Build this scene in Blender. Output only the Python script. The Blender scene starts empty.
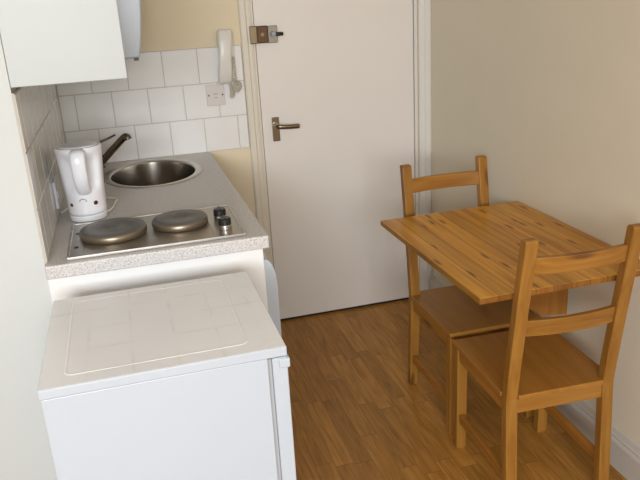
import bpy, bmesh, math, random
from mathutils import Vector, Matrix
random.seed(7)
PI = math.pi
scn = bpy.context.scene
COL = scn.collection

# ------------------------------------------------------------------ materials
def new_mat(name):
    m = bpy.data.materials.new(name); m.use_nodes = True
    nt = m.node_tree
    return m, nt, nt.nodes['Principled BSDF']

def simple(name, col, rough=.5, metal=0, coat=0, noise=0, nscale=30, bump=0, bscale=200, spec=.5):
    m, nt, b = new_mat(name)
    b.inputs['Base Color'].default_value = (*col, 1)
    b.inputs['Roughness'].default_value = rough
    b.inputs['Metallic'].default_value = metal
    b.inputs['Coat Weight'].default_value = coat
    b.inputs['Specular IOR Level'].default_value = spec
    tc = nt.nodes.new('ShaderNodeTexCoord')
    if noise:
        n = nt.nodes.new('ShaderNodeTexNoise'); n.inputs['Scale'].default_value = nscale; n.inputs['Detail'].default_value = 4
        nt.links.new(tc.outputs['Object'], n.inputs['Vector'])
        mx = nt.nodes.new('ShaderNodeMix'); mx.data_type = 'RGBA'
        mx.inputs['A'].default_value = (*[c * (1 - noise) for c in col], 1)
        mx.inputs['B'].default_value = (*[min(1, c * (1 + noise)) for c in col], 1)
        nt.links.new(n.outputs['Fac'], mx.inputs['Factor'])
        nt.links.new(mx.outputs['Result'], b.inputs['Base Color'])
    if bump:
        n = nt.nodes.new('ShaderNodeTexNoise'); n.inputs['Scale'].default_value = bscale; n.inputs['Detail'].default_value = 3
        nt.links.new(tc.outputs['Object'], n.inputs['Vector'])
        bp = nt.nodes.new('ShaderNodeBump'); bp.inputs['Strength'].default_value = bump; bp.inputs['Distance'].default_value = .002
        nt.links.new(n.outputs['Fac'], bp.inputs['Height'])
        nt.links.new(bp.outputs['Normal'], b.inputs['Normal'])
    return m

def math_node(nt, op, a, b=None, c=None):
    n = nt.nodes.new('ShaderNodeMath'); n.operation = op
    for i, v in enumerate((a, b, c)):
        if v is None: continue
        if isinstance(v, (int, float)): n.inputs[i].default_value = v
        else: nt.links.new(v, n.inputs[i])
    return n.outputs[0]

def mix_col(nt, f, a, b, mode='MIX'):
    n = nt.nodes.new('ShaderNodeMix'); n.data_type = 'RGBA'; n.blend_type = mode
    for key, v in (('Factor', f), ('A', a), ('B', b)):
        if isinstance(v, (int, float)): n.inputs[key].default_value = v
        elif isinstance(v, tuple): n.inputs[key].default_value = (*v, 1)
        else: nt.links.new(v, n.inputs[key])
    return n.outputs['Result']

def pine(name, light, dark, knot=(.12, .04, .012), axis='Y', stave=0.0, grain=1.0, rough=.38, knots=.5, coord='Object', kscale=7.0):
    """Varnished wood with the grain along one axis, knots, and glued staves when stave > 0."""
    m, nt, b = new_mat(name)
    tc = nt.nodes.new('ShaderNodeTexCoord')
    oi = nt.nodes.new('ShaderNodeObjectInfo')
    sep = nt.nodes.new('ShaderNodeSeparateXYZ'); nt.links.new(tc.outputs[coord], sep.inputs[0])
    comp = {'X': ('Y', 'Z', 'X'), 'Y': ('X', 'Z', 'Y'), 'Z': ('X', 'Y', 'Z')}[axis]
    u, w, l = (sep.outputs[c] for c in comp)
    cell = 0.0; edge = None; rnd = oi.outputs['Random']
    if stave:
        d = math_node(nt, 'DIVIDE', u, stave)
        cell = math_node(nt, 'FLOOR', d)
        fr = math_node(nt, 'FRACT', d)
        e = math_node(nt, 'ABSOLUTE', math_node(nt, 'SUBTRACT', fr, .5))
        edge = math_node(nt, 'GREATER_THAN', e, .474)
        wn = nt.nodes.new('ShaderNodeTexWhiteNoise'); wn.noise_dimensions = '1D'
        nt.links.new(cell, wn.inputs['W']); rnd = wn.outputs['Value']
    off = math_node(nt, 'MULTIPLY', rnd, 13.7)
    cv = nt.nodes.new('ShaderNodeCombineXYZ')
    nt.links.new(math_node(nt, 'ADD', math_node(nt, 'MULTIPLY', u, 38 * grain), off), cv.inputs[0])
    nt.links.new(math_node(nt, 'MULTIPLY', w, 38 * grain), cv.inputs[1])
    nt.links.new(math_node(nt, 'ADD', math_node(nt, 'MULTIPLY', l, 2.2), off), cv.inputs[2])
    n1 = nt.nodes.new('ShaderNodeTexNoise'); n1.inputs['Scale'].default_value = 1; n1.inputs['Detail'].default_value = 3
    n1.inputs['Distortion'].default_value = .6
    nt.links.new(cv.outputs[0], n1.inputs['Vector'])
    rmp = nt.nodes.new('ShaderNodeMapRange'); rmp.inputs[1].default_value = .32; rmp.inputs[2].default_value = .7
    nt.links.new(n1.outputs['Fac'], rmp.inputs[0])
    base = mix_col(nt, rmp.outputs[0], light, dark)
    # knots, drawn out along the grain
    kv = nt.nodes.new('ShaderNodeCombineXYZ')
    nt.links.new(math_node(nt, 'ADD', math_node(nt, 'MULTIPLY', math_node(nt, 'ADD', u, w), 2.2), off), kv.inputs[0])
    nt.links.new(math_node(nt, 'ADD', math_node(nt, 'MULTIPLY', l, .5), off), kv.inputs[1])
    vo = nt.nodes.new('ShaderNodeTexVoronoi'); vo.voronoi_dimensions = '2D'; vo.inputs['Scale'].default_value = kscale; vo.inputs['Randomness'].default_value = 1
    nt.links.new(kv.outputs[0], vo.inputs['Vector'])
    sc = nt.nodes.new('ShaderNodeSeparateColor'); nt.links.new(vo.outputs['Color'], sc.inputs[0])
    has = math_node(nt, 'LESS_THAN', sc.outputs[0], knots)
    kr = nt.nodes.new('ShaderNodeMapRange'); kr.inputs[1].default_value = .07; kr.inputs[2].default_value = .19
    kr.inputs[3].default_value = 1; kr.inputs[4].default_value = 0
    nt.links.new(vo.outputs['Distance'], kr.inputs[0])
    kf = math_node(nt, 'MULTIPLY', math_node(nt, 'MULTIPLY', kr.outputs[0], has), .8)
    col = mix_col(nt, kf, base, knot)
    # tone of each stave / each piece
    tv = nt.nodes.new('ShaderNodeMapRange'); tv.inputs[3].default_value = .84; tv.inputs[4].default_value = 1.12
    nt.links.new(rnd, tv.inputs[0])
    cc = nt.nodes.new('ShaderNodeCombineXYZ')
    for i in range(3): nt.links.new(tv.outputs[0], cc.inputs[i])
    col = mix_col(nt, 1.0, col, cc.outputs[0], 'MULTIPLY')
    if edge is not None:
        col = mix_col(nt, math_node(nt, 'MULTIPLY', edge, .6), col, tuple(c * .35 for c in dark))
    nt.links.new(col, b.inputs['Base Color'])
    b.inputs['Roughness'].default_value = rough
    b.inputs['Specular IOR Level'].default_value = .25
    return m

def laminate():
    m, nt, b = new_mat('oak_laminate')
    tc = nt.nodes.new('ShaderNodeTexCoord')
    sep = nt.nodes.new('ShaderNodeSeparateXYZ'); nt.links.new(tc.outputs['Object'], sep.inputs[0])
    x, y = sep.outputs[0], sep.outputs[1]
    SW = .066
    d = math_node(nt, 'DIVIDE', x, SW); col_i = math_node(nt, 'FLOOR', d); fx = math_node(nt, 'FRACT', d)
    w1 = nt.nodes.new('ShaderNodeTexWhiteNoise'); w1.noise_dimensions = '1D'; nt.links.new(col_i, w1.inputs['W'])
    yy = math_node(nt, 'ADD', math_node(nt, 'DIVIDE', y, .42), math_node(nt, 'MULTIPLY', w1.outputs['Value'], 7.3))
    row_i = math_node(nt, 'FLOOR', yy); fy = math_node(nt, 'FRACT', yy)
    cv = nt.nodes.new('ShaderNodeCombineXYZ'); nt.links.new(col_i, cv.inputs[0]); nt.links.new(row_i, cv.inputs[1])
    w2 = nt.nodes.new('ShaderNodeTexWhiteNoise'); w2.noise_dimensions = '2D'; nt.links.new(cv.outputs[0], w2.inputs['Vector'])
    rnd = w2.outputs['Value']
    gv = nt.nodes.new('ShaderNodeCombineXYZ')
    nt.links.new(math_node(nt, 'MULTIPLY', x, 55), gv.inputs[0])
    nt.links.new(math_node(nt, 'ADD', math_node(nt, 'MULTIPLY', y, 4.5), math_node(nt, 'MULTIPLY', rnd, 30)), gv.inputs[1])
    nt.links.new(math_node(nt, 'MULTIPLY', rnd, 50), gv.inputs[2])
    n1 = nt.nodes.new('ShaderNodeTexNoise'); n1.inputs['Scale'].default_value = 1; n1.inputs['Detail'].default_value = 4; n1.inputs['Distortion'].default_value = 1.0
    nt.links.new(gv.outputs[0], n1.inputs['Vector'])
    mr = nt.nodes.new('ShaderNodeMapRange'); mr.inputs[1].default_value = .35; mr.inputs[2].default_value = .72
    nt.links.new(n1.outputs['Fac'], mr.inputs[0])
    light, dark = FLOOR_LIGHT, FLOOR_DARK
    c = mix_col(nt, mr.outputs[0], light, dark)
    tv = nt.nodes.new('ShaderNodeMapRange'); tv.inputs[3].default_value = .82; tv.inputs[4].default_value = 1.12
    nt.links.new(rnd, tv.inputs[0])
    cc = nt.nodes.new('ShaderNodeCombineXYZ')
    for i in range(3): nt.links.new(tv.outputs[0], cc.inputs[i])
    c = mix_col(nt, 1.0, c, cc.outputs[0], 'MULTIPLY')
    ex = math_node(nt, 'GREATER_THAN', math_node(nt, 'ABSOLUTE', math_node(nt, 'SUBTRACT', fx, .5)), .485)
    ey = math_node(nt, 'GREATER_THAN', math_node(nt, 'ABSOLUTE', math_node(nt, 'SUBTRACT', fy, .5)), .4965)
    e = math_node(nt, 'MAXIMUM', ex, ey)
    c = mix_col(nt, math_node(nt, 'MULTIPLY', e, .4), c, (.05, .022, .006))
    nt.links.new(c, b.inputs['Base Color'])
    b.inputs['Roughness'].default_value = .36
    b.inputs['Specular IOR Level'].default_value = .25
    return m

def worktop_mat():
    m, nt, b = new_mat('speckled_grey_laminate')
    tc = nt.nodes.new('ShaderNodeTexCoord')
    n = nt.nodes.new('ShaderNodeTexNoise'); n.inputs['Scale'].default_value = 210; n.inputs['Detail'].default_value = 3; n.inputs['Roughness'].default_value = .7
    nt.links.new(tc.outputs['Object'], n.inputs['Vector'])
    cr = nt.nodes.new('ShaderNodeValToRGB')
    el = cr.color_ramp.elements
    el[0].position = .34; el[0].color = (.36, .35, .345, 1)
    el[1].position = .66; el[1].color = (.74, .715, .70, 1)
    e = cr.color_ramp.elements.new(.47); e.color = (.585, .56, .545, 1)
    nt.links.new(n.outputs['Fac'], cr.inputs[0])
    nt.links.new(cr.outputs[0], b.inputs['Base Color'])
    b.inputs['Roughness'].default_value = .42
    return m

def tile_mat():
    m, nt, b = new_mat('white_glazed_tile')
    tc = nt.nodes.new('ShaderNodeTexCoord')
    n = nt.nodes.new('ShaderNodeTexNoise'); n.inputs['Scale'].default_value = 5; n.inputs['Detail'].default_value = 2
    nt.links.new(tc.outputs['Object'], n.inputs['Vector'])
    c = mix_col(nt, n.outputs['Fac'], (.80, .785, .76), (.86, .85, .83))
    nt.links.new(c, b.inputs['Base Color'])
    b.inputs['Roughness'].default_value = .12
    n2 = nt.nodes.new('ShaderNodeTexNoise'); n2.inputs['Scale'].default_value = 14
    nt.links.new(tc.outputs['Object'], n2.inputs['Vector'])
    bp = nt.nodes.new('ShaderNodeBump'); bp.inputs['Strength'].default_value = .15; bp.inputs['Distance'].default_value = .004
    nt.links.new(n2.outputs['Fac'], bp.inputs['Height']); nt.links.new(bp.outputs['Normal'], b.inputs['Normal'])
    return m

def fridge_top_mat():
    """Off-white top with a faint, broken brown square grid mixed into its colour."""
    m, nt, b = new_mat('gridded_white_fridge_top')
    tc = nt.nodes.new('ShaderNodeTexCoord')
    sep = nt.nodes.new('ShaderNodeSeparateXYZ'); nt.links.new(tc.outputs['Object'], sep.inputs[0])
    n = nt.nodes.new('ShaderNodeTexNoise'); n.inputs['Scale'].default_value = 9; n.inputs['Detail'].default_value = 4
    nt.links.new(tc.outputs['Object'], n.inputs['Vector'])
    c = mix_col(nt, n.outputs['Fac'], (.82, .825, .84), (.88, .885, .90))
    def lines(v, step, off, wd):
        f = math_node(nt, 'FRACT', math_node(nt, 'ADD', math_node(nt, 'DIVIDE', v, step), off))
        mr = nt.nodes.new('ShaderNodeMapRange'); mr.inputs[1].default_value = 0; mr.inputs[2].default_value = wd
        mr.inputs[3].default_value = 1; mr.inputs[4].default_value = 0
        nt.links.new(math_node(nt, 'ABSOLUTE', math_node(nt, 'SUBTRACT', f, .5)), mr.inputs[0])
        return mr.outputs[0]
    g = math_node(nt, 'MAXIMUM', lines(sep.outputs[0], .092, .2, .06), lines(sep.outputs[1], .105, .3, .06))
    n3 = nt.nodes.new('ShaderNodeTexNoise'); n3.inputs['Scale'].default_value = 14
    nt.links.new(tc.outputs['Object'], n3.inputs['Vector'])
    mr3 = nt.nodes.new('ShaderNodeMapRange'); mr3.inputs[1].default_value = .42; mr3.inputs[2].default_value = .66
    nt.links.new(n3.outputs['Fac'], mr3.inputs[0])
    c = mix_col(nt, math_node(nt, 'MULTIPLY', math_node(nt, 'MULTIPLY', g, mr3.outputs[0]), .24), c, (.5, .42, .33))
    nt.links.new(c, b.inputs['Base Color'])
    b.inputs['Roughness'].default_value = .3
    return m

def brushed_steel(name, col=(.52, .50, .47), rough=.28):
    m, nt, b = new_mat(name)
    b.inputs['Base Color'].default_value = (*col, 1); b.inputs['Metallic'].default_value = 1
    tc = nt.nodes.new('ShaderNodeTexCoord'); mp = nt.nodes.new('ShaderNodeMapping'); mp.inputs['Scale'].default_value = (6, 220, 220)
    n = nt.nodes.new('ShaderNodeTexNoise'); n.inputs['Scale'].default_value = 1
    nt.links.new(tc.outputs['Object'], mp.inputs[0]); nt.links.new(mp.outputs[0], n.inputs['Vector'])
    mr = nt.nodes.new('ShaderNodeMapRange'); mr.inputs[3].default_value = rough - .08; mr.inputs[4].default_value = rough + .1
    nt.links.new(n.outputs['Fac'], mr.inputs[0]); nt.links.new(mr.outputs[0], b.inputs['Roughness'])
    return m

def pane_mat():
    m = bpy.data.materials.new('window_glass'); m.use_nodes = True
    nt = m.node_tree; nt.nodes.clear()
    o = nt.nodes.new('ShaderNodeOutputMaterial'); t = nt.nodes.new('ShaderNodeBsdfTransparent')
    g = nt.nodes.new('ShaderNodeBsdfGlossy'); g.inputs['Roughness'].default_value = .02
    mx = nt.nodes.new('ShaderNodeMixShader'); mx.inputs[0].default_value = .06
    nt.links.new(t.outputs[0], mx.inputs[1]); nt.links.new(g.outputs[0], mx.inputs[2]); nt.links.new(mx.outputs[0], o.inputs[0])
    return m

FLOOR_LIGHT = (.47, .222, .046)
FLOOR_DARK = (.29, .125, .020)
M = dict(
    cream=simple('cream_wall_paint', (.76, .65, .46), .7, noise=.03, nscale=6, bump=.12, bscale=90),
    magnolia=simple('magnolia_wall_paint', (.745, .67, .53), .7, noise=.03, nscale=5, bump=.15, bscale=90),
    offwhite=simple('off_white_wall_paint', (.60, .625, .61), .65, noise=.015, nscale=5, bump=.1, bscale=90),
    dim=simple('dark_unseen_wall_paint', (.30, .265, .22), .75, noise=.03, nscale=5),  # unseen walls painted dark to cut bounce light onto the near whites
    ceiling=simple('ceiling_paint', (.82, .80, .75), .8, noise=.02),
    door=simple('white_door_gloss', (.78, .725, .665), .35, noise=.015, nscale=4),
    gloss=simple('cream_gloss_trim', (.72, .66, .55), .3, noise=.02, nscale=10),
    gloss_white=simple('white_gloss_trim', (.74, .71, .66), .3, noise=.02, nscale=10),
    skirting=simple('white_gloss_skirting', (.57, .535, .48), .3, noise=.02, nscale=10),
    gap=simple('gap_shade_black', (.02, .016, .012), .9),
    tile=tile_mat(),
    grout=simple('grey_grout', (.55, .50, .43), .9, noise=.1, nscale=60),
    worktop=worktop_mat(),
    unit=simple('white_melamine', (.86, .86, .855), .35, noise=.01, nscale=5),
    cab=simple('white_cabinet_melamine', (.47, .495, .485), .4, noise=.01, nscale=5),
    edge=simple('cabinet_edge', (.62, .56, .45), .5),
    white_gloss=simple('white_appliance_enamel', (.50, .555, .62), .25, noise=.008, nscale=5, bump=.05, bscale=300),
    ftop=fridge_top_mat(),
    seal=simple('grey_rubber_seal', (.42, .42, .43), .6),
    plastic=simple('white_gloss_plastic', (.84, .84, .885), .2, noise=.01),
    plastic_warm=simple('aged_white_plastic', (.74, .71, .65), .3, noise=.015),
    plate_plastic=simple('socket_plastic', (.66, .60, .57), .35, noise=.01),
    bluegrey=simple('kettle_recess_plastic', (.66, .67, .74), .25),
    red=simple('dark_red_plastic', (.09, .008, .014), .3),
    grey=simple('grey_plastic', (.33, .33, .34), .4),
    black=simple('black_plastic', (.012, .012, .013), .3),
    steel=brushed_steel('brushed_steel'),
    sinksteel=simple('sink_steel', (.40, .365, .32), .24, 1, noise=.04, nscale=8),
    hobsteel=brushed_steel('hob_steel', (.52, .49, .45), .36),
    chrome=simple('chrome', (.75, .74, .72), .12, 1),
    tapmetal=simple('tarnished_tap_metal', (.20, .165, .13), .24, 1),
    nickel=simple('dull_nickel', (.27, .25, .205), .45, .9, noise=.1, nscale=40),
    brass=simple('aged_brass', (.235, .18, .115), .34, 1, noise=.15, nscale=40),
    bronze=simple('brown_lock_metal', (.105, .058, .030), .4, .7, noise=.2, nscale=50),
    iron=simple('cast_iron_plate', (.135, .13, .12), .42, .3, noise=.2, nscale=60),
    scorched=simple('heat_stained_rim', (.25, .205, .15), .36, .85, noise=.2, nscale=40),
    cordbeige=simple('beige_cord', (.60, .52, .42), .5),
    cordwhite=simple('cream_cord', (.80, .76, .66), .4),
    table=pine('pine_tabletop', (.66, .325, .045), (.42, .17, .02), axis='Y', stave=.0571, knots=.5, rough=.33, kscale=10, grain=1.3),
    endgrain=pine('pine_end_grain', (.30, .125, .02), (.19, .07, .012), axis='Z', stave=.0571, knots=.3, grain=2.0),
    tableedge=pine('pine_support', (.36, .155, .03), (.27, .10, .018), axis='Z', knots=.2),
    chairZ=pine('pine_upright', (.375, .178, .034), (.27, .112, .019), axis='Z', knots=.35, grain=1.2),
    chairX=pine('pine_rail', (.375, .178, .034), (.265, .10, .017), axis='X', knots=.5, grain=1.2),
    chairY=pine('pine_side_rail', (.38, .165, .03), (.29, .11, .018), axis='Y', knots=.3, grain=1.2),
    seat=pine('veneer_seat', (.345, .155, .030), (.29, .122, .021), axis='Y', knots=0, grain=.8, rough=.3),
    floor=laminate(),
    glass=pane_mat(),
)

# ------------------------------------------------------------------ mesh helpers
def obj(name, bm, mat, parent=None, smooth=False, bevel=0, seg=2, loc=None, angle=40):
    bmesh.ops.recalc_face_normals(bm, faces=bm.faces[:])
    me = bpy.data.meshes.new(name); bm.to_mesh(me); bm.free()
    o = bpy.data.objects.new(name, me); COL.objects.link(o)
    mats = mat if isinstance(mat, (list, tuple)) else [mat]
    for m in mats: me.materials.append(m)
    if smooth:
        for p in me.polygons: p.use_smooth = True
    if bevel:
        b = o.modifiers.new('bevel', 'BEVEL'); b.width = bevel; b.segments = seg; b.limit_method = 'ANGLE'; b.angle_limit = math.radians(angle)
        b.harden_normals = False
    if parent is not None: o.parent = parent
    if loc is not None: o.location = loc
    return o

def box(bm, x0, x1, y0, y1, z0, z1, mi=0):
    v = [bm.verts.new(p) for p in ((x0,y0,z0),(x1,y0,z0),(x1,y1,z0),(x0,y1,z0),(x0,y0,z1),(x1,y0,z1),(x1,y1,z1),(x0,y1,z1))]
    for f in ((3,2,1,0),(4,5,6,7),(0,1,5,4),(1,2,6,5),(2,3,7,6),(3,0,4,7)):
        bm.faces.new([v[i] for i in f]).material_index = mi
    return v

def bx(*a):
    bm = bmesh.new(); box(bm, *a); return bm

def prism(bm, pts, axis, a0, a1, mi=0):
    """pts: closed polygon in the other two axes (in xyz order), extruded along axis."""
    def mk(p, a):
        if axis == 'x': return (a, p[0], p[1])
        if axis == 'y': return (p[0], a, p[1])
        return (p[0], p[1], a)
    A = [bm.verts.new(mk(p, a0)) for p in pts]; B = [bm.verts.new(mk(p, a1)) for p in pts]
    n = len(pts)
    bm.faces.new(A[::-1]).material_index = mi; bm.faces.new(B).material_index = mi
    for i in range(n):
        bm.faces.new((A[i], A[(i+1) % n], B[(i+1) % n], B[i])).material_index = mi

def lathe(bm, prof, seg=40, cx=0, cy=0, sx=1, sy=1, cap0=True, cap1=True, mi=0):
    rings = []
    for r, z in prof:
        rings.append([bm.verts.new((cx + sx * r * math.cos(2*PI*k/seg), cy + sy * r * math.sin(2*PI*k/seg), z)) for k in range(seg)])
    for a, b in zip(rings, rings[1:]):
        for k in range(seg):
            bm.faces.new((a[k], a[(k+1) % seg], b[(k+1) % seg], b[k])).material_index = mi
    if cap0: bm.faces.new(rings[0][::-1]).material_index = mi
    if cap1: bm.faces.new(rings[-1]).material_index = mi

def sweep(bm, path, rx, ry=None, seg=10, side=None, cap=True, mi=0):
    """Tube along path; rx along 'side' direction, ry across; both may be lists."""
    ry = rx if ry is None else ry
    path = [Vector(p) for p in path]; n = len(path); rings = []
    prev = None
    for i, p in enumerate(path):
        t = (path[min(i+1, n-1)] - path[max(i-1, 0)]).normalized()
        s = Vector(side) if side else (prev if prev else (Vector((0,0,1)) if abs(t.z) < .9 else Vector((1,0,0))))
        s = (s - t * s.dot(t)).normalized(); u = t.cross(s); prev = s
        a = rx[i] if isinstance(rx, (list, tuple)) else rx
        b = ry[i] if isinstance(ry, (list, tuple)) else ry
        rings.append([bm.verts.new(p + s * a * math.cos(2*PI*k/seg) + u * b * math.sin(2*PI*k/seg)) for k in range(seg)])
    for a, b in zip(rings, rings[1:]):
        for k in range(seg):
            bm.faces.new((a[k], a[(k+1) % seg], b[(k+1) % seg], b[k])).material_index = mi
    if cap:
        bm.faces.new(rings[0][::-1]).material_index = mi; bm.faces.new(rings[-1]).material_index = mi

def smooth_path(pts, n=8):
    pts = [Vector(p) for p in pts]; P = [pts[0]] + pts + [pts[-1]]; out = []
    for i in range(1, len(P) - 2):
        a, b, c, d = P[i-1:i+3]
        for k in range(n):
            t = k / n
            out.append(.5 * ((2*b) + (c-a)*t + (2*a-5*b+4*c-d)*t*t + (3*b-3*c+d-a)*t**3))
    out.append(pts[-1]); return out

def thing(name, label, cat, loc=(0,0,0), rz=0, group=None):
    o = bpy.data.objects.new(name, None); COL.objects.link(o)
    o.location = loc; o.rotation_euler = (0, 0, rz); o.empty_display_size = .05
    return tag(o, label, cat, group)

def tag(o, label, cat, group=None):
    o['label'] = label; o['category'] = cat
    if group: o['group'] = group
    return o

def struct(name, bm, mat, label, cat=None, **kw):
    o = obj(name, bm, mat, **kw); o['kind'] = 'structure'; o['label'] = label; o['category'] = cat or name.split('_')[0]
    return o

# ------------------------------------------------------------------ room shell
XR = 1.68            # right wall
YR = -1.247          # wall that faces the camera beside the kitchen recess
YB, XB, H = -5.6, -2.6, 2.45
X0, X1 = .858, 1.605   # door leaf
DH = 1.99

struct('floor', bx(XB, XR + .1, YB, .1, -.08, 0), M['floor'], 'brown wood strip laminate floor running towards the white door')
struct('ceiling', bx(XB - .1, XR + .1, YB - .1, .1, H, H + .08), M['ceiling'], 'plain pale ceiling above the kitchen corner')
struct('wall_left', bx(-.1, 0, YR + .1, .1, 0, H), M['cream'], 'side wall of the kitchen recess behind the kettle and its tiles', 'wall')
struct('wall_front', bx(XB, 0, YR, YR + .1, 0, H), M['offwhite'], 'bright off-white wall at the left edge, next to the fridge', 'wall')
b = bmesh.new()
box(b, 0, .84, 0, .1, 0, H); box(b, 1.622, XR + .1, 0, .1, 0, H); box(b, .84, 1.622, 0, .1, DH + .02, H)
struct('wall_back', b, M['cream'], 'cream painted wall around the door and above the tiles', 'wall')
struct('wall_right', bx(XR, XR + .1, YB, 0, 0, H), M['magnolia'], 'beige wall behind the pine table and chairs')
struct('wall_far', bx(XB - .1, XB, YB, YR + .1, 0, H), M['dim'], 'far side wall of the room behind the viewpoint', 'wall')
WX0, WX1, WZ0, WZ1 = -1.75, .75, 1.15, 2.35
b = bmesh.new()
box(b, XB - .1, WX0, YB - .1, YB, 0, H); box(b, WX1, XR + .1, YB - .1, YB, 0, H)
box(b, WX0, WX1, YB - .1, YB, 0, WZ0); box(b, WX0, WX1, YB - .1, YB, WZ1, H)
struct('wall_rear', b, M['dim'], 'window wall behind the viewpoint', 'wall')
b = bmesh.new()
for x in (WX0, (WX0 + WX1) / 2 - .025, WX1 - .05): box(b, x, x + .05, YB - .08, YB - .02, WZ0, WZ1)
for z in (WZ0, WZ1 - .05): box(b, WX0 + .05, WX1 - .05, YB - .079, YB - .021, z, z + .05)
w = struct('window_1', b, M['gloss_white'], 'white framed window lighting the room from behind the viewpoint', 'window')
g = obj('window_pane', bx(WX0 + .05, WX1 - .05, YB - .055, YB - .05, WZ0 + .05, WZ1 - .05), M['glass'], parent=w)

# door, lining and architraves
d = struct('door_1', bx(X0 + .0012, X1 - .002, .014, .054, .012, DH), M['door'], 'plain white flush door with a brass lever handle', 'door', bevel=.0015)
struct('trim_1', bx(.84, 1.622, .02, .1, 0.0, .011), M['gap'], 'threshold strip coloured dark for the shaded gap under the white door', 'threshold')  # solid strip; its near-black colour stands for the shade in the door gap
# left architrave: moulded profile extruded upwards
prof = [(.791,0),(.791,-.016),(.796,-.020),(.816,-.020),(.822,-.014),(.834,-.014),(.836,-.010),(.840,-.010),(.841,.012),(.856,.012),(.856,.056),(.84,.056),(.84,0)]
b = bmesh.new(); prism(b, prof, 'z', 0, DH + .02)
struct('trim_2', b, M['gloss'], 'cream moulded door frame on the handle side of the door', 'door frame')
prof = [(XR,0),(XR,-.014),(XR-.006,-.018),(XR-.028,-.018),(XR-.034,-.012),(XR-.058,-.012),(XR-.060,-.006),(1.6235,-.006),(1.6225,.012),(1.607,.012),(1.607,.056),(1.6225,.056),(1.6225,0)]
b = bmesh.new(); prism(b, prof, 'z', 0, DH + .02)
struct('trim_3', b, M['gloss_white'], 'pale door frame on the hinge side beside the beige wall', 'door frame')
struct('trim_4', bx(.791, XR, -.018, .056, DH + .0205, DH + .075), M['gloss'], 'door head frame above the white door', 'door frame')
# skirting on the right wall
prof = [(XR,0),(XR-.018,0),(XR-.018,.092),(XR-.015,.100),(XR-.012,.104),(XR-.012,.112),(XR-.009,.116),(XR-.006,.128),(XR-.004,.134),(XR,.136)]
b = bmesh.new(); prism(b, prof, 'y', YB, -.02)
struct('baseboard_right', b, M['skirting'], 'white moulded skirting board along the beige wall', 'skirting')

# tiles: bevelled slabs on a bed of grout
def tile(bm, plane, a0, a1, z0, z1, g=.0016, th=.007, ch=.0018):
    a0 += g; a1 -= g; z0 += g; z1 -= g
    if a1 - a0 < .006: return
    def mk(a, z, t): return (a, -t, z) if plane == 'y' else (t, a, z)
    lo = [bm.verts.new(mk(a, z, .002)) for a, z in ((a0,z0),(a1,z0),(a1,z1),(a0,z1))]
    mid = [bm.verts.new(mk(a, z, th - ch)) for a, z in ((a0,z0),(a1,z0),(a1,z1),(a0,z1))]
    hi = [bm.verts.new(mk(a, z, th)) for a, z in ((a0+ch,z0+ch),(a1-ch,z0+ch),(a1-ch,z1-ch),(a0+ch,z1-ch))]
    for A, B in ((lo, mid), (mid, hi)):
        for k in range(4): bm.faces.new((A[k], A[(k+1)%4], B[(k+1)%4], B[k]))
    bm.faces.new(hi)
def tile_field(bm, plane, lo, hi, start, rows=3):
    for r in range(rows):
        a = start - .15 + (.075 if r % 2 == 0 else 0)
        while a > lo: a -= .15
        while a < hi:
            s, e = max(a, lo), min(a + .15, hi)
            if e > s: tile(bm, plane, s, e, .9 + .15 * r, 1.05 + .15 * r)
            a += .15
    if plane == 'y': box(bm, lo, hi, -.0052, 0, .9, 1.351, 1)
    else: box(bm, 0, .0052, lo, hi, .9, 1.351, 1)
b = bmesh.new(); tile_field(b, 'y', .007, .789, .0703)
struct('trim_5', b, [M['tile'], M['grout']], 'white square tiles in staggered rows above the sink', 'tiling')
b = bmesh.new(); tile_field(b, 'x', -1.245, -.007, -.05)
struct('trim_6', b, [M['tile'], M['grout']], 'white tiles on the side wall beside the kettle', 'tiling')

# ------------------------------------------------------------------ worktop, with an oval cut-out
SC = (.340, -.298); SA, SB = .192, .246
b = bmesh.new()
WT0, WT1, WF = .862, .9, -1.272
def loop(bm, pts):
    v = [bm.verts.new(p) for p in pts]
    return v, [bm.edges.new((v[i], v[(i+1) % len(v)])) for i in range(len(v))]
outer = [(.0005, WF), (.607, WF), (.607, -.001), (.0005, -.001)]
inner = [(SC[0] + (SA-.016) * math.cos(2*PI*k/56), SC[1] + (SB-.016) * math.sin(2*PI*k/56)) for k in range(56)]
rings = []
for z in (WT1, WT0):
    vo, eo = loop(b, [(x, y, z) for x, y in outer]); vi, ei = loop(b, [(x, y, z) for x, y in inner])
    bmesh.ops.triangle_fill(b, edges=eo + ei, use_beauty=True)
    rings.append((vo, vi))
for k in (0, 1):
    T, B = rings[0][k], rings[1][k]
    for i in range(len(T)): b.faces.new((T[i], T[(i+1) % len(T)], B[(i+1) % len(T)], B[i]))
wt = obj('worktop', b, M['worktop'], bevel=.004, seg=3, angle=60)
tag(wt, 'speckled grey laminate worktop holding the sink, hob and kettle', 'worktop')

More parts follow.
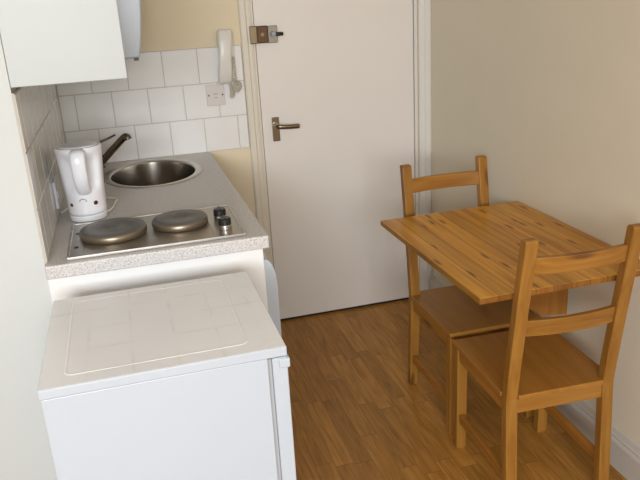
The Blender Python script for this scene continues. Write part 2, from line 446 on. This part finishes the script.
# base unit under the worktop
t = thing('base_unit', 'white kitchen base unit under the worktop behind the fridge', 'cabinet', (.3, -.62, 0))
def L(x, y, z, o): return (x - o.location.x, y - o.location.y, z - o.location.z)
ox, oy = .3, -.62
b = bmesh.new()
box(b, .0008-ox, .590-ox, -1.2565-oy, -1.227-oy, .1, .860); box(b, .004-ox, .588-ox, -.023-oy, -.005-oy, .1, .860)
box(b, .004-ox, .588-ox, -1.227-oy, -.023-oy, .1, .118); box(b, .004-ox, .010-ox, -1.227-oy, -.023-oy, .118, .860)
box(b, .570-ox, .588-ox, -1.227-oy, -.023-oy, .822, .860)
obj('carcass', b, M['unit'], t, bevel=.002)
obj('plinth', bx(.03-ox, .54-ox, -1.2-oy, -.03-oy, 0, .0995), M['unit'], t)
def pillow(z0, z1, y0, y1, x, dep, end=.06):
    """Door panel bowed outwards in +x: thick in the middle and rounded off at its top and bottom ends."""
    pts = [(x, z0)]
    N = 8
    for k in range(N + 1):
        a = k / N * PI / 2
        pts.append((x + .006 + (dep-.006) * math.sin(a), z0 + end * (1 - math.cos(a))))
    for k in range(N, -1, -1):
        a = k / N * PI / 2
        pts.append((x + .006 + (dep-.006) * math.sin(a), z1 - end * (1 - math.cos(a))))
    pts.append((x, z1))
    bm = bmesh.new(); prism(bm, pts, 'y', y0, y1); return bm
obj('door', pillow(.12, .818, -1.243-oy, -.66-oy, .5885-ox, .038, .085), M['white_gloss'], t)
obj('door', pillow(.12, .818, -.655-oy, -.06-oy, .5885-ox, .038, .085), M['white_gloss'], t)

# ------------------------------------------------------------------ wall cabinet
t = thing('wall_cabinet', 'white wall cabinet hanging above the kettle, its blank end facing the viewer', 'cabinet', (.14, -.93, 1.365))
ox, oy, oz = .14, -.93, 1.365
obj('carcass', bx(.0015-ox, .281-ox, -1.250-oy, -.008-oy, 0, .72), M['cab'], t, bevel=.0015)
# bowed door on the rear half of the front, standing well proud of the carcass
pts = [(.2815-ox, .004)]
for k in range(13):
    q = k / 12; z = .004 + .24 * q
    pts.append((.338-ox + .030 * math.sin(q * PI / 2) ** .8, z))
pts += [(.368-ox, .55), (.360-ox, .64), (.338-ox, .715), (.2815-ox, .715)]
b = bmesh.new(); prism(b, pts, 'y', -.610-oy, -.012-oy)
dr = obj('door', b, M['white_gloss'], t, bevel=.006, seg=3); dr['label'] = 'bowed glossy white door'
b = bmesh.new(); box(b, .318-ox, .334-ox, -.612-oy, -.59-oy, -.004, .0035)
o = obj('bumper', b, M['black'], dr); o['label'] = 'small black stop under the door'

# ------------------------------------------------------------------ sink and tap
t = thing('sink', 'oval stainless steel sink set into the worktop', 'sink', (SC[0], SC[1], .9))
b = bmesh.new()
def oval(bm, prof, seg=64):
    rr = []
    for da, z in prof:
        rr.append([bm.verts.new(((SA + da) * math.cos(2*PI*k/seg), (SB + da) * math.sin(2*PI*k/seg), z)) for k in range(seg)])
    for A, B in zip(rr, rr[1:]):
        for k in range(seg): bm.faces.new((A[k], A[(k+1) % seg], B[(k+1) % seg], B[k]))
    return rr
oval(b, [(.004, .0004), (.003, .003), (-.002, .0042), (-.018, .0036), (-.024, .001), (-.026, -.004)])
obj('rim', b, M['hobsteel'], t, smooth=True)
b = bmesh.new()
rr = oval(b, [(-.026, -.004), (-.0275, -.02), (-.030, -.10), (-.034, -.135), (-.045, -.155), (-.07, -.165), (-.13, -.169), (-.150, -.170)])
b.faces.new(rr[-1])
obj('bowl', b, M['sinksteel'], t, smooth=True)
b = bmesh.new(); lathe(b, [(.036, -.1695), (.036, -.166), (.026, -.1665), (.02, -.168)], 28, cap0=False)
obj('drain', b, M['chrome'], t, smooth=True)

tx, ty = .128, -.085
t = thing('mixer_tap', 'dark metal mixer tap with raised spout, standing behind the kettle', 'tap', (tx, ty, .9))
b = bmesh.new(); lathe(b, [(.027, .0005), (.027, .006), (.021, .010), (.020, .07), (.021, .078), (.019, .092), (.008, .098)], 28)
obj('tap_body', b, M['tapmetal'], t, smooth=True)
p = smooth_path([(.008, -.004, .022), (.022, -.010, .032), (.060, -.028, .070), (.100, -.046, .109), (.118, -.054, .125), (.129, -.060, .128), (.134, -.063, .116)], 6)
b = bmesh.new(); sweep(b, p, [.0145] * (len(p) - 14) + [.0145 + .002 * k / 13 for k in range(14)], seg=14)
obj('spout', b, M['tapmetal'], t, smooth=True)
b = bmesh.new(); sweep(b, smooth_path([(0, 0, .088), (.024, 0, .108), (.050, -.002, .118), (.085, -.006, .132)], 5), [.006]*5 + [.005]*5 + [.0042]*6, seg=10)
obj('lever', b, M['tapmetal'], t, smooth=True)

# ------------------------------------------------------------------ hob
hx, hy = .300, -1.087
t = thing('electric_hob', 'two-plate steel electric hob let into the front of the worktop', 'hob', (hx, hy, .9))
b = bmesh.new(); box(b, -.241, .245, -.158, .158, .0005, .007)
# pressed dividing ridges at both ends
box(b, -.205, -.201, -.150, .150, .007, .0085); box(b, .158, .162, -.150, .150, .007, .0085)
obj('tray', b, M['hobsteel'], t, bevel=.002)
b = bmesh.new()
for x0, x1, y0, y1 in ((-.244, .248, -.162, -.154), (-.244, .248, .154, .162), (-.244, -.236, -.154, .154), (.240, .248, -.154, .154)): box(b, x0, x1, y0, y1, .0005, .0092)
o = obj('rim', b, M['steel'], t, bevel=.002); o['label'] = 'bright raised steel edge'
def plate(px, py, r):
    bm = bmesh.new(); lathe(bm, [(r - .004, .007), (r - .002, .011), (r, .014), (r, .0245), (r - .003, .0285)], 48, px, py, cap1=False)
    pl = obj('hot_plate', bm, M['scorched'], t, smooth=False)
    for q in pl.data.polygons: q.use_smooth = True
    pl['label'] = 'heat-stained plate with a dark iron face'
    bm = bmesh.new(); lathe(bm, [(r - .0025, .0282), (r - .004, .0305), (r - .03, .0295), (.022, .0295), (.020, .0275)], 48, px, py, cap0=False)
    o = obj('plate_face', bm, M['iron'], pl, smooth=True)
plate(.182 - hx, -1.086 - hy, .0965); plate(.377 - hx, -1.075 - hy, .0835)
for ky in (.012, -.088):
    bm = bmesh.new(); lathe(bm, [(.019, .007), (.019, .017), (.0175, .021)], 24, .198, ky)
    kb = obj('knob', bm, M['steel'], t, smooth=False, bevel=.001)
    bm = bmesh.new(); lathe(bm, [(.0190, .021), (.0190, .038), (.016, .041)], 24, .198, ky); box(bm, .196, .200, ky - .017, ky + .017, .0405, .044)
    obj('knob_cap', bm, M['black'], kb)
for sy in (.055, -.075):
    bm = bmesh.new(); lathe(bm, [(.0065, .007), (.0065, .0088)], 16, -.221, sy); obj('mark', bm, M['black'], t)

# ------------------------------------------------------------------ kettle
t = thing('kettle', 'white plastic jug kettle standing behind the hob by the tiles', 'kettle', (.106, -.842, .9))
b = bmesh.new(); lathe(b, [(.053, .0005), (.0575, .003), (.0585, .018), (.056, .021)], 48)
obj('power_base', b, M['plastic'], t, smooth=False, bevel=.001)
b = bmesh.new()
seg = 64
prof = [(.0560, .0225), (.0590, .026), (.0595, .060), (.0605, .085), (.0630, .120), (.0660, .16), (.0695, .205), (.0712, .226), (.0712, .232), (.069, .236)]
import bisect
def prof_at(z):
    i = max(1, min(len(prof) - 1, bisect.bisect([p[1] for p in prof], z)))
    (r0, z0), (r1, z1) = prof[i-1], prof[i]
    return r0 + (r1 - r0) * (z - z0) / (z1 - z0)
zz_ = [.0225, .0245, .026] + [.034 + .008 * i for i in range(24)] + [.222, .226, .230, .232, .234, .236]
rings = []
for z in zz_:
    r = prof_at(z)
    ring = []
    for k in range(seg):
        a = 2*PI*k/seg; rr = r
        # pouring lip at the back
        da = math.atan2(math.sin(a - PI/2), math.cos(a - PI/2))
        if z > .18: rr += .020 * math.exp(-(da/.30)**2) * min(1, (z - .18) / .05)
        # hand recess behind the handle
        for s in (-1, 1):
            db = math.atan2(math.sin(a + PI/2 - s*.55), math.cos(a + PI/2 - s*.66))
            rr -= .019 * math.exp(-(db/.34)**4) * math.exp(-((z - .158)/.050)**4)
        ring.append(b.verts.new((rr * math.cos(a), rr * math.sin(a), z)))
    rings.append(ring)
for A, B in zip(rings, rings[1:]):
    for k in range(seg): b.faces.new((A[k], A[(k+1) % seg], B[(k+1) % seg], B[k]))
b.faces.new(rings[0][::-1]); b.faces.new(rings[-1])
o = obj('jug', b, M['plastic'], t, smooth=True)
es = o.modifiers.new('es', 'EDGE_SPLIT'); es.split_angle = math.radians(50)
b = bmesh.new(); lathe(b, [(.060, .2365), (.059, .239), (.050, .2405)], 48); obj('lid', b, M['plastic'], t, bevel=.001)
hp = smooth_path([(0, -.052, .226), (0, -.080, .228), (0, -.098, .221), (0, -.104, .198), (0, -.101, .165), (0, -.092, .138), (.001, -.074, .114), (.002, -.054, .098)], 5)
n = len(hp)
b = bmesh.new(); sweep(b, hp, [.0235 - .003 * i / n for i in range(n)], [.011] * n, seg=16, side=(1, 0, 0))
obj('handle', b, M['plastic'], t, smooth=True)
def on_jug(a, z, off=0):
    r = .0596 + off if z < .07 else .0602 + off
    return (r * math.cos(a), r * math.sin(a), z)
for a, z, s in ((-PI/2 - .82, .058, .0058), (-PI/2 + .52, .060, .0070)):
    bm = bmesh.new()
    c = Vector(on_jug(a, z, .0)); bmesh.ops.create_uvsphere(bm, u_segments=14, v_segments=8, radius=1, matrix=Matrix.Translation(c) @ Matrix.Rotation(a, 4, 'Z') @ Matrix.Diagonal((.0025, s*1.1, s, 1)))
    o = obj('indicator', bm, M['red'], t, smooth=True); o['label'] = 'dark red dot'
bm = bmesh.new()
a0 = -PI/2 - .12; ap = []
for k in range(9):
    th = -.2 + k / 8 * (PI + .2)
    ap.append(on_jug(a0 + .17 * math.cos(th), .070 + .008 * math.sin(th), .0006))
sweep(bm, ap, .0014, seg=6)
obj('badge', bm, M['grey'], t, smooth=True)
b = bmesh.new()
sweep(b, smooth_path([(.040, .030, .006), (.060, .030, .006), (.076, .080, .005), (.082, .135, .0045), (.088, .168, .0045), (.080, .196, .0045), (.060, .208, .0045), (.030, .220, .0045), (-.02, .20, .0045), (-.060, .15, .0045), (-.085, .10, .0045), (-.090, .085, .0045)], 6), .0036, seg=8)
o = obj('cord', b, M['cordwhite'], t, smooth=True); o['label'] = 'cream mains cord looped on the worktop'

# socket on the side wall beside the kettle
t = thing('wall_socket', 'white switched socket on the side-wall tiles beside the kettle', 'socket', (.0072, -.745, .975))
obj('face_plate', bx(.0002, .0095, -.062, .052, -.044, .044), M['plastic'], t, bevel=.003)
obj('rocker', bx(.0096, .0125, -.05, -.035, -.012, .012), M['plastic'], t, bevel=.001)

# ------------------------------------------------------------------ intercom handset and plate on the back wall
t = thing('intercom_phone', 'white intercom handset with a curly cord, on the wall beside the door frame', 'intercom', (.714, -.0075, 1.2))
o_ = obj('cradle', bx(-.024, .040, -.022, .0075, .012, .212), M['plastic_warm'], t, bevel=.006, seg=3)
b = bmesh.new()
hs = []
for z, hw, y0, y1 in ((-.002, .022, -.046, -.024), (.006, .029, -.056, -.0225), (.05, .030, -.062, -.0225), (.075, .027, -.066, -.040), (.11, .0265, -.069, -.044), (.145, .027, -.068, -.040), (.172, .030, -.064, -.0225), (.214, .030, -.058, -.0225), (.222, .024, -.050, -.024)):
    rg = []
    for k in range(20):
        a = 2*PI*k/20; c, s = math.cos(a), math.sin(a)
        sq = lambda v: math.copysign(abs(v)**.55, v)
        rg.append(b.verts.new((-.006 + hw * sq(c) + .075 * (z - .11), (y0 + y1)/2 + (y1 - y0)/2 * sq(s), z)))
    hs.append(rg)
for A, B in zip(hs, hs[1:]):
    for k in range(20): b.faces.new((A[k], A[(k+1) % 20], B[(k+1) % 20], B[k]))
b.faces.new(hs[0][::-1]); b.faces.new(hs[-1])
obj('handset', b, M['plastic_warm'], t, smooth=True)
b = bmesh.new()
core = smooth_path([(.030, -.030, .105), (.031, -.032, .06), (.031, -.032, .01), (.026, -.030, -.025), (.036, -.03, -.04), (.052, -.028, -.020), (.040, -.028, -.004), (.022, -.03, -.028), (.014, -.030, -.058), (.010, -.026, -.060), (.012, -.026, -.035), (.004, -.026, .004)], 26)
hel = []
for i, c in enumerate(core):
    tt = (core[min(i+1, len(core)-1)] - core[max(i-1, 0)]).normalized()
    s = Vector((0, 1, 0)); s = (s - tt * s.dot(tt)).normalized(); u = tt.cross(s)
    for j in range(2):
        a = (i + j / 2) * 2 * PI / 5.0
        hel.append(c + (s * math.cos(a) + u * math.sin(a)) * .0062)
sweep(b, hel, .0019, seg=5)
o = obj('curly_cord', b, M['cordbeige'], t, smooth=True); o['label'] = 'beige curly cord hanging below'

t = thing('outlet_plate', 'small pinkish-white square plate on the tiles below the intercom', 'outlet', (.657, -.0072, 1.148))
obj('face_plate', bx(-.040, .040, -.0075, 0, -.046, .044), M['plate_plastic'], t, bevel=.0025)
for sx in (-.030, .030):
    b = bmesh.new(); lathe(b, [(.0038, 0), (.0038, .002)], 14)
    bmesh.ops.rotate(b, verts=b.verts[:], matrix=Matrix.Rotation(PI/2, 3, 'X')); bmesh.ops.translate(b, verts=b.verts[:], vec=(sx, -.0076, 0))
    obj('screw', b, M['bronze'], t)
b = bmesh.new(); box(b, -.009, .009, -.0088, -.0076, .003, .007); box(b, -.006, .006, -.0088, -.0076, -.013, -.009)
obj('slot', b, M['grey'], t)

# ------------------------------------------------------------------ door furniture (parts of the door)
b = bmesh.new(); box(b, .903, .936, .005, .0138, .912, 1.022)
hpl = obj('door_handle', b, M['brass'], d, bevel=.002); hpl['label'] = 'brass lever handle on a square plate'
b = bmesh.new()
sweep(b, smooth_path([(.918, .006, .985), (.918, -.020, .985), (.921, -.036, .985), (.934, -.042, .984), (.975, -.043, .981), (1.018, -.041, .980)], 6), [.0105]*30 + [.009], [.0095]*12 + [.007]*19, seg=12)
obj('lever', b, M['brass'], hpl, smooth=True)
b = bmesh.new(); lathe(b, [(.014, 0), (.014, .006), (.010, .010)], 20)
bmesh.ops.rotate(b, verts=b.verts[:], matrix=Matrix.Rotation(PI/2, 3, 'X')); bmesh.ops.translate(b, verts=b.verts[:], vec=(.918, .0048, .985))
obj('boss', b, M['chrome'], hpl, smooth=False)
lk = obj('night_latch', bx(.861, .912, -.018, .0138, 1.352, 1.424), M['bronze'], d, bevel=.004); lk['label'] = 'brown rim lock with a silver plate'
obj('latch_plate', bx(.9125, .955, -.006, .0138, 1.350, 1.422), M['nickel'], lk, bevel=.002)
b = bmesh.new(); sweep(b, [(.884, -.018, 1.388), (.884, -.023, 1.388)], .008, seg=20); obj('boss', b, M['brass'], lk)
b = bmesh.new(); sweep(b, [(.934, -.006, 1.388), (.934, -.024, 1.388)], [.012, .010], seg=18); obj('turn', b, M['grey'], lk)
b = bmesh.new(); sweep(b, [(.934, -.016, 1.386), (.955, -.018, 1.386), (.976, -.017, 1.386)], [.006, .009, .008], seg=12); obj('snib', b, M['black'], lk, smooth=True)
ke = bpy.data.objects['trim_2']
obj('strike_box', bx(.829, .860, -.030, -.0145, 1.352, 1.426), M['brass'], ke, bevel=.003)

# ------------------------------------------------------------------ fridge
FX0, FX1, FY0, FY1, FZ = .022, .519, -1.847, -1.385, .85
t = thing('fridge', 'white undercounter fridge with a faintly gridded flat top, standing before the worktop end', 'fridge', ((FX0+FX1)/2, (FY0+FY1)/2, 0))
ox, oy = t.location.x, t.location.y
obj('body', bx(FX0+.004-ox, .476-ox, FY0+.0008-oy, FY1-.004-oy, .035, .8253), M['white_gloss'], t, bevel=.0012, seg=2)
b = bmesh.new()
# top slab with a shallow pressed panel
x0, x1, y0, y1 = FX0-ox, FX1-ox, FY0-oy, FY1-oy
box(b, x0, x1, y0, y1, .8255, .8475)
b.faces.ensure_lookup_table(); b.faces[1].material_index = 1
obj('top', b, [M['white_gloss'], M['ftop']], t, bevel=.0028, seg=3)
def rrect(x0, x1, y0, y1, r, n=6):
    out = []
    for cx, cy, a in ((x1-r, y0+r, -PI/2), (x1-r, y1-r, 0), (x0+r, y1-r, PI/2), (x0+r, y0+r, PI)):
        for k in range(n+1): out.append((cx + r*math.cos(a + k/n*PI/2), cy + r*math.sin(a + k/n*PI/2)))
    return out
px0, px1, py0, py1 = .070-ox, .447-ox, -1.806-oy, -1.415-oy
b = bmesh.new(); lv = []
for ins, z in ((0, .8477), (.002, .8487), (.0035, .8487), (.006, .8480)):
    lv.append([b.verts.new((x, y, z)) for x, y in rrect(px0+ins, px1-ins, py0+ins, py1-ins, .018-ins*.6)])
for A, B in zip(lv, lv[1:]):
    for k in range(len(A)): b.faces.new((A[k], A[(k+1) % len(A)], B[(k+1) % len(A)], B[k]))
b.faces.new(lv[-1]); b.faces.new(lv[0][::-1])
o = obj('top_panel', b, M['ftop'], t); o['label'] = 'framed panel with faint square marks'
obj('door_seal', bx(.4762-ox, .4855-ox, FY0+.012-oy, FY1-.012-oy, .05, .818), M['seal'], t)
pts = [(.486-ox, FY0+.003-oy), (.517-ox, FY0+.003-oy)]
N = 10
for k in range(N+1):
    s = k / N; pts.append((.519-ox + .008*math.sin(PI*s)**.5, FY0+.004-oy + s*(FY1-FY0-.008)))
pts += [(.486-ox, FY1-.003-oy)]
b = bmesh.new(); prism(b, pts, 'z', .05, .8225)
dr = obj('door', b, M['white_gloss'], t, bevel=.004, seg=3)
b = bx(.500-ox, .5245-ox, FY0-.0012-oy, FY0+.02-oy, .797, .8205)
obj('hinge_cover', b, M['white_gloss'], dr, bevel=.004)
for fx in (.06, .45):
    for fy in (FY0+.05, FY1-.05):
        b = bmesh.new(); lathe(b, [(.02, 0), (.02, .036)], 16, fx-ox, fy-oy); obj('foot', b, M['black'], t)

# ------------------------------------------------------------------ wall-hung folding table
TX0, TX1, TY0, TY1, TZ = 1.1085, 1.677, -1.586, -.826, .745
t = thing('folding_table', 'square-ended pine folding table fixed to the beige wall between two chairs', 'table', (TX0, TY0, 0))
ox, oy = TX0, TY0
bm = bx(0, TX1-ox, 0, TY1-oy, TZ-.019, TZ)
bm.faces.ensure_lookup_table()
for f_ in bm.faces:
    ys = [v.co.y for v in f_.verts]
    if max(ys) - min(ys) < 1e-6: f_.material_index = 1
obj('tabletop', bm, [M['table'], M['endgrain']], t, bevel=.003)
obj('wall_rail', bx(TX1-.024-ox, TX1-.0005-ox, .10, TY1-.10-oy, TZ-.095, TZ-.0195), M['tableedge'], t, bevel=.002)
pts = [(1.652-ox, TZ-.0195), (1.20-ox, TZ-.0195), (1.20-ox, TZ-.05), (1.535-ox, .462), (1.548-ox, .448), (1.652-ox, .436)]
b = bmesh.new(); prism(b, pts, 'y', -1.211-oy, -1.192-oy)
obj('support_panel', b, M['tableedge'], t, bevel=.002)

# ------------------------------------------------------------------ chairs
W2, TK, TB, D, SB, LN, HB, HS, HK = .1755, .037, .031, .3764, .027, .0735, .9134, .4125, .40
def post_y(z): return D - TB + (SB * (1 - z/HK) if z < HK else LN * ((z - HK)/(HB - HK)) ** 1.12)
def make_chair(label):
    t = thing('dining_chair', label, 'chair', group='pine dining chairs')
    for s in (-1, 1):
        xa, xb = sorted((s * W2, s * (W2 - TK)))
        obj('leg', bx(xa, xb, 0, .034, 0, HS - .0205), M['chairZ'], t, bevel=.003)
    for s in (-1, 1):
        xa, xb = sorted((s * W2, s * (W2 - TK)))
        zs = [0, .2, .34, .40, .46, .55, .65, .75, .85, HB - .006, HB]
        pts = [(post_y(z) + (.004 if z == HB else 0), z) for z in zs] + [(post_y(z) + TB - (.004 if z == HB else 0), z) for z in zs[::-1]]
        bm = bmesh.new(); prism(bm, pts, 'x', xa, xb)
        obj('rear_post', bm, M['chairZ'], t, bevel=.003, angle=50)
    # veneered seat, notched round the posts at the back
    yb = D - TB - .001
    pts = [(-W2 - .002, -.004), (W2 + .002, -.004), (W2 + .002, yb), (W2 - TK - .001, yb), (W2 - TK - .001, D + .004), (-W2 + TK + .001, D + .004), (-W2 + TK + .001, yb), (-W2 - .002, yb)]
    bm = bmesh.new(); prism(bm, pts, 'z', HS - .016, HS)
    obj('seat', bm, M['seat'], t, bevel=.003)
    za, zb = HS - .062, HS - .0165
    obj('apron', bx(-W2 + TK, W2 - TK, .006, .026, za, zb), M['chairX'], t, bevel=.002)
    obj('apron', bx(-W2 + TK, W2 - TK, D - .022, D - .002, za, zb), M['chairX'], t, bevel=.002)
    for s in (-1, 1):
        xa, xb = sorted((s * (W2 - .005), s * (W2 - .025)))
        obj('apron', bx(xa, xb, .034, D - TB + .001, za, zb), M['chairY'], t, bevel=.002)
        xa, xb = sorted((s * (W2 - .008), s * (W2 - .026)))
        obj('stretcher', bx(xa, xb, .034, D - TB + .016, .108, .140), M['chairY'], t, bevel=.002)
    # two bowed back rails
    for z0, z1 in ((.806, .858), (.610, .662)):
        bm = bmesh.new(); N = 10; F_, B_ = [], []
        zm = (z0 + z1) / 2; k_ = (post_y(z1) - post_y(z0))
        R_ = []
        for i in range(N + 1):
            x = (-1 + 2 * i / N) * (W2 - TK + .001); bow = .016 * (1 - (x / (W2 - TK)) ** 2)
            ring = []
            for yo, z in ((.005, z0), (.023, z0), (.023, z1), (.005, z1)):
                ring.append(bm.verts.new((x, post_y(z) + yo + bow, z)))
            R_.append(ring)
        for A, B in zip(R_, R_[1:]):
            for q in range(4): bm.faces.new((A[q], A[(q+1) % 4], B[(q+1) % 4], B[q]))
        bm.faces.new(R_[0][::-1]); bm.faces.new(R_[-1])
        obj('back_rail', bm, M['chairX'], t, bevel=.003, angle=50)
    return t
def copy_thing(root, label):
    r = root.copy(); COL.objects.link(r); r['label'] = label
    for ch in list(root.children):
        c = ch.copy(); COL.objects.link(c); c.parent = r
    return r
ca = make_chair('pine chair tucked under the far side of the table, its back towards the door')
ca.location = (1.4093, -1.153, 0); ca.rotation_euler.z = -.0076
cb = copy_thing(ca, 'pine chair with its slatted back towards the viewer, nearest side of the table')
cb.location = (1.3985, -1.2081, 0); cb.rotation_euler.z = PI - .0467

# ------------------------------------------------------------------ light: daylight through the window behind, sky outside
def area(name, loc, size, sizey, power, col, target):
    li = bpy.data.lights.new(name, 'AREA'); li.shape = 'RECTANGLE'; li.size = size; li.size_y = sizey; li.energy = power; li.color = col
    o = bpy.data.objects.new(name, li); COL.objects.link(o); o.location = loc
    o.rotation_euler = (Vector(target) - Vector(loc)).to_track_quat('-Z', 'Y').to_euler()
    return o
area('window_daylight', ((WX0 + WX1)/2, YB - .25, (WZ0 + WZ1)/2), WX1 - WX0, WZ1 - WZ0, 262, (.93, .97, 1.0), ((WX0 + WX1)/2 + .7, YB + 3, (WZ0 + WZ1)/2 - 2.2))
wd = bpy.data.worlds.new('sky'); scn.world = wd; wd.use_nodes = True
bg = wd.node_tree.nodes['Background']; bg.inputs[0].default_value = (.75, .85, 1, 1); bg.inputs[1].default_value = .8

# ------------------------------------------------------------------ camera
yaw, pit, rol, f = .2596, -.3354, -.0574, 705.26
Fv = Vector((math.sin(yaw)*math.cos(pit), math.cos(yaw)*math.cos(pit), math.sin(pit)))
Rv = Vector((math.cos(yaw), -math.sin(yaw), 0)); Uv = Rv.cross(Fv)
R2 = Rv*math.cos(rol) + Uv*math.sin(rol); U2 = -Rv*math.sin(rol) + Uv*math.cos(rol)
cam = bpy.data.cameras.new('camera'); co = bpy.data.objects.new('camera', cam); COL.objects.link(co)
mw = Matrix((R2, U2, -Fv)).transposed().to_4x4(); mw.translation = (.2584, -3.1502, 1.5416)
co.matrix_world = mw
cam.sensor_fit = 'HORIZONTAL'; cam.sensor_width = 36; cam.lens = f / 640 * 36; cam.clip_start = .02
scn.camera = co
vs = scn.view_settings
vs.view_transform = 'Standard'; vs.look = 'None'; vs.gamma = 1; vs.use_curve_mapping = False
vs.exposure = -0.13
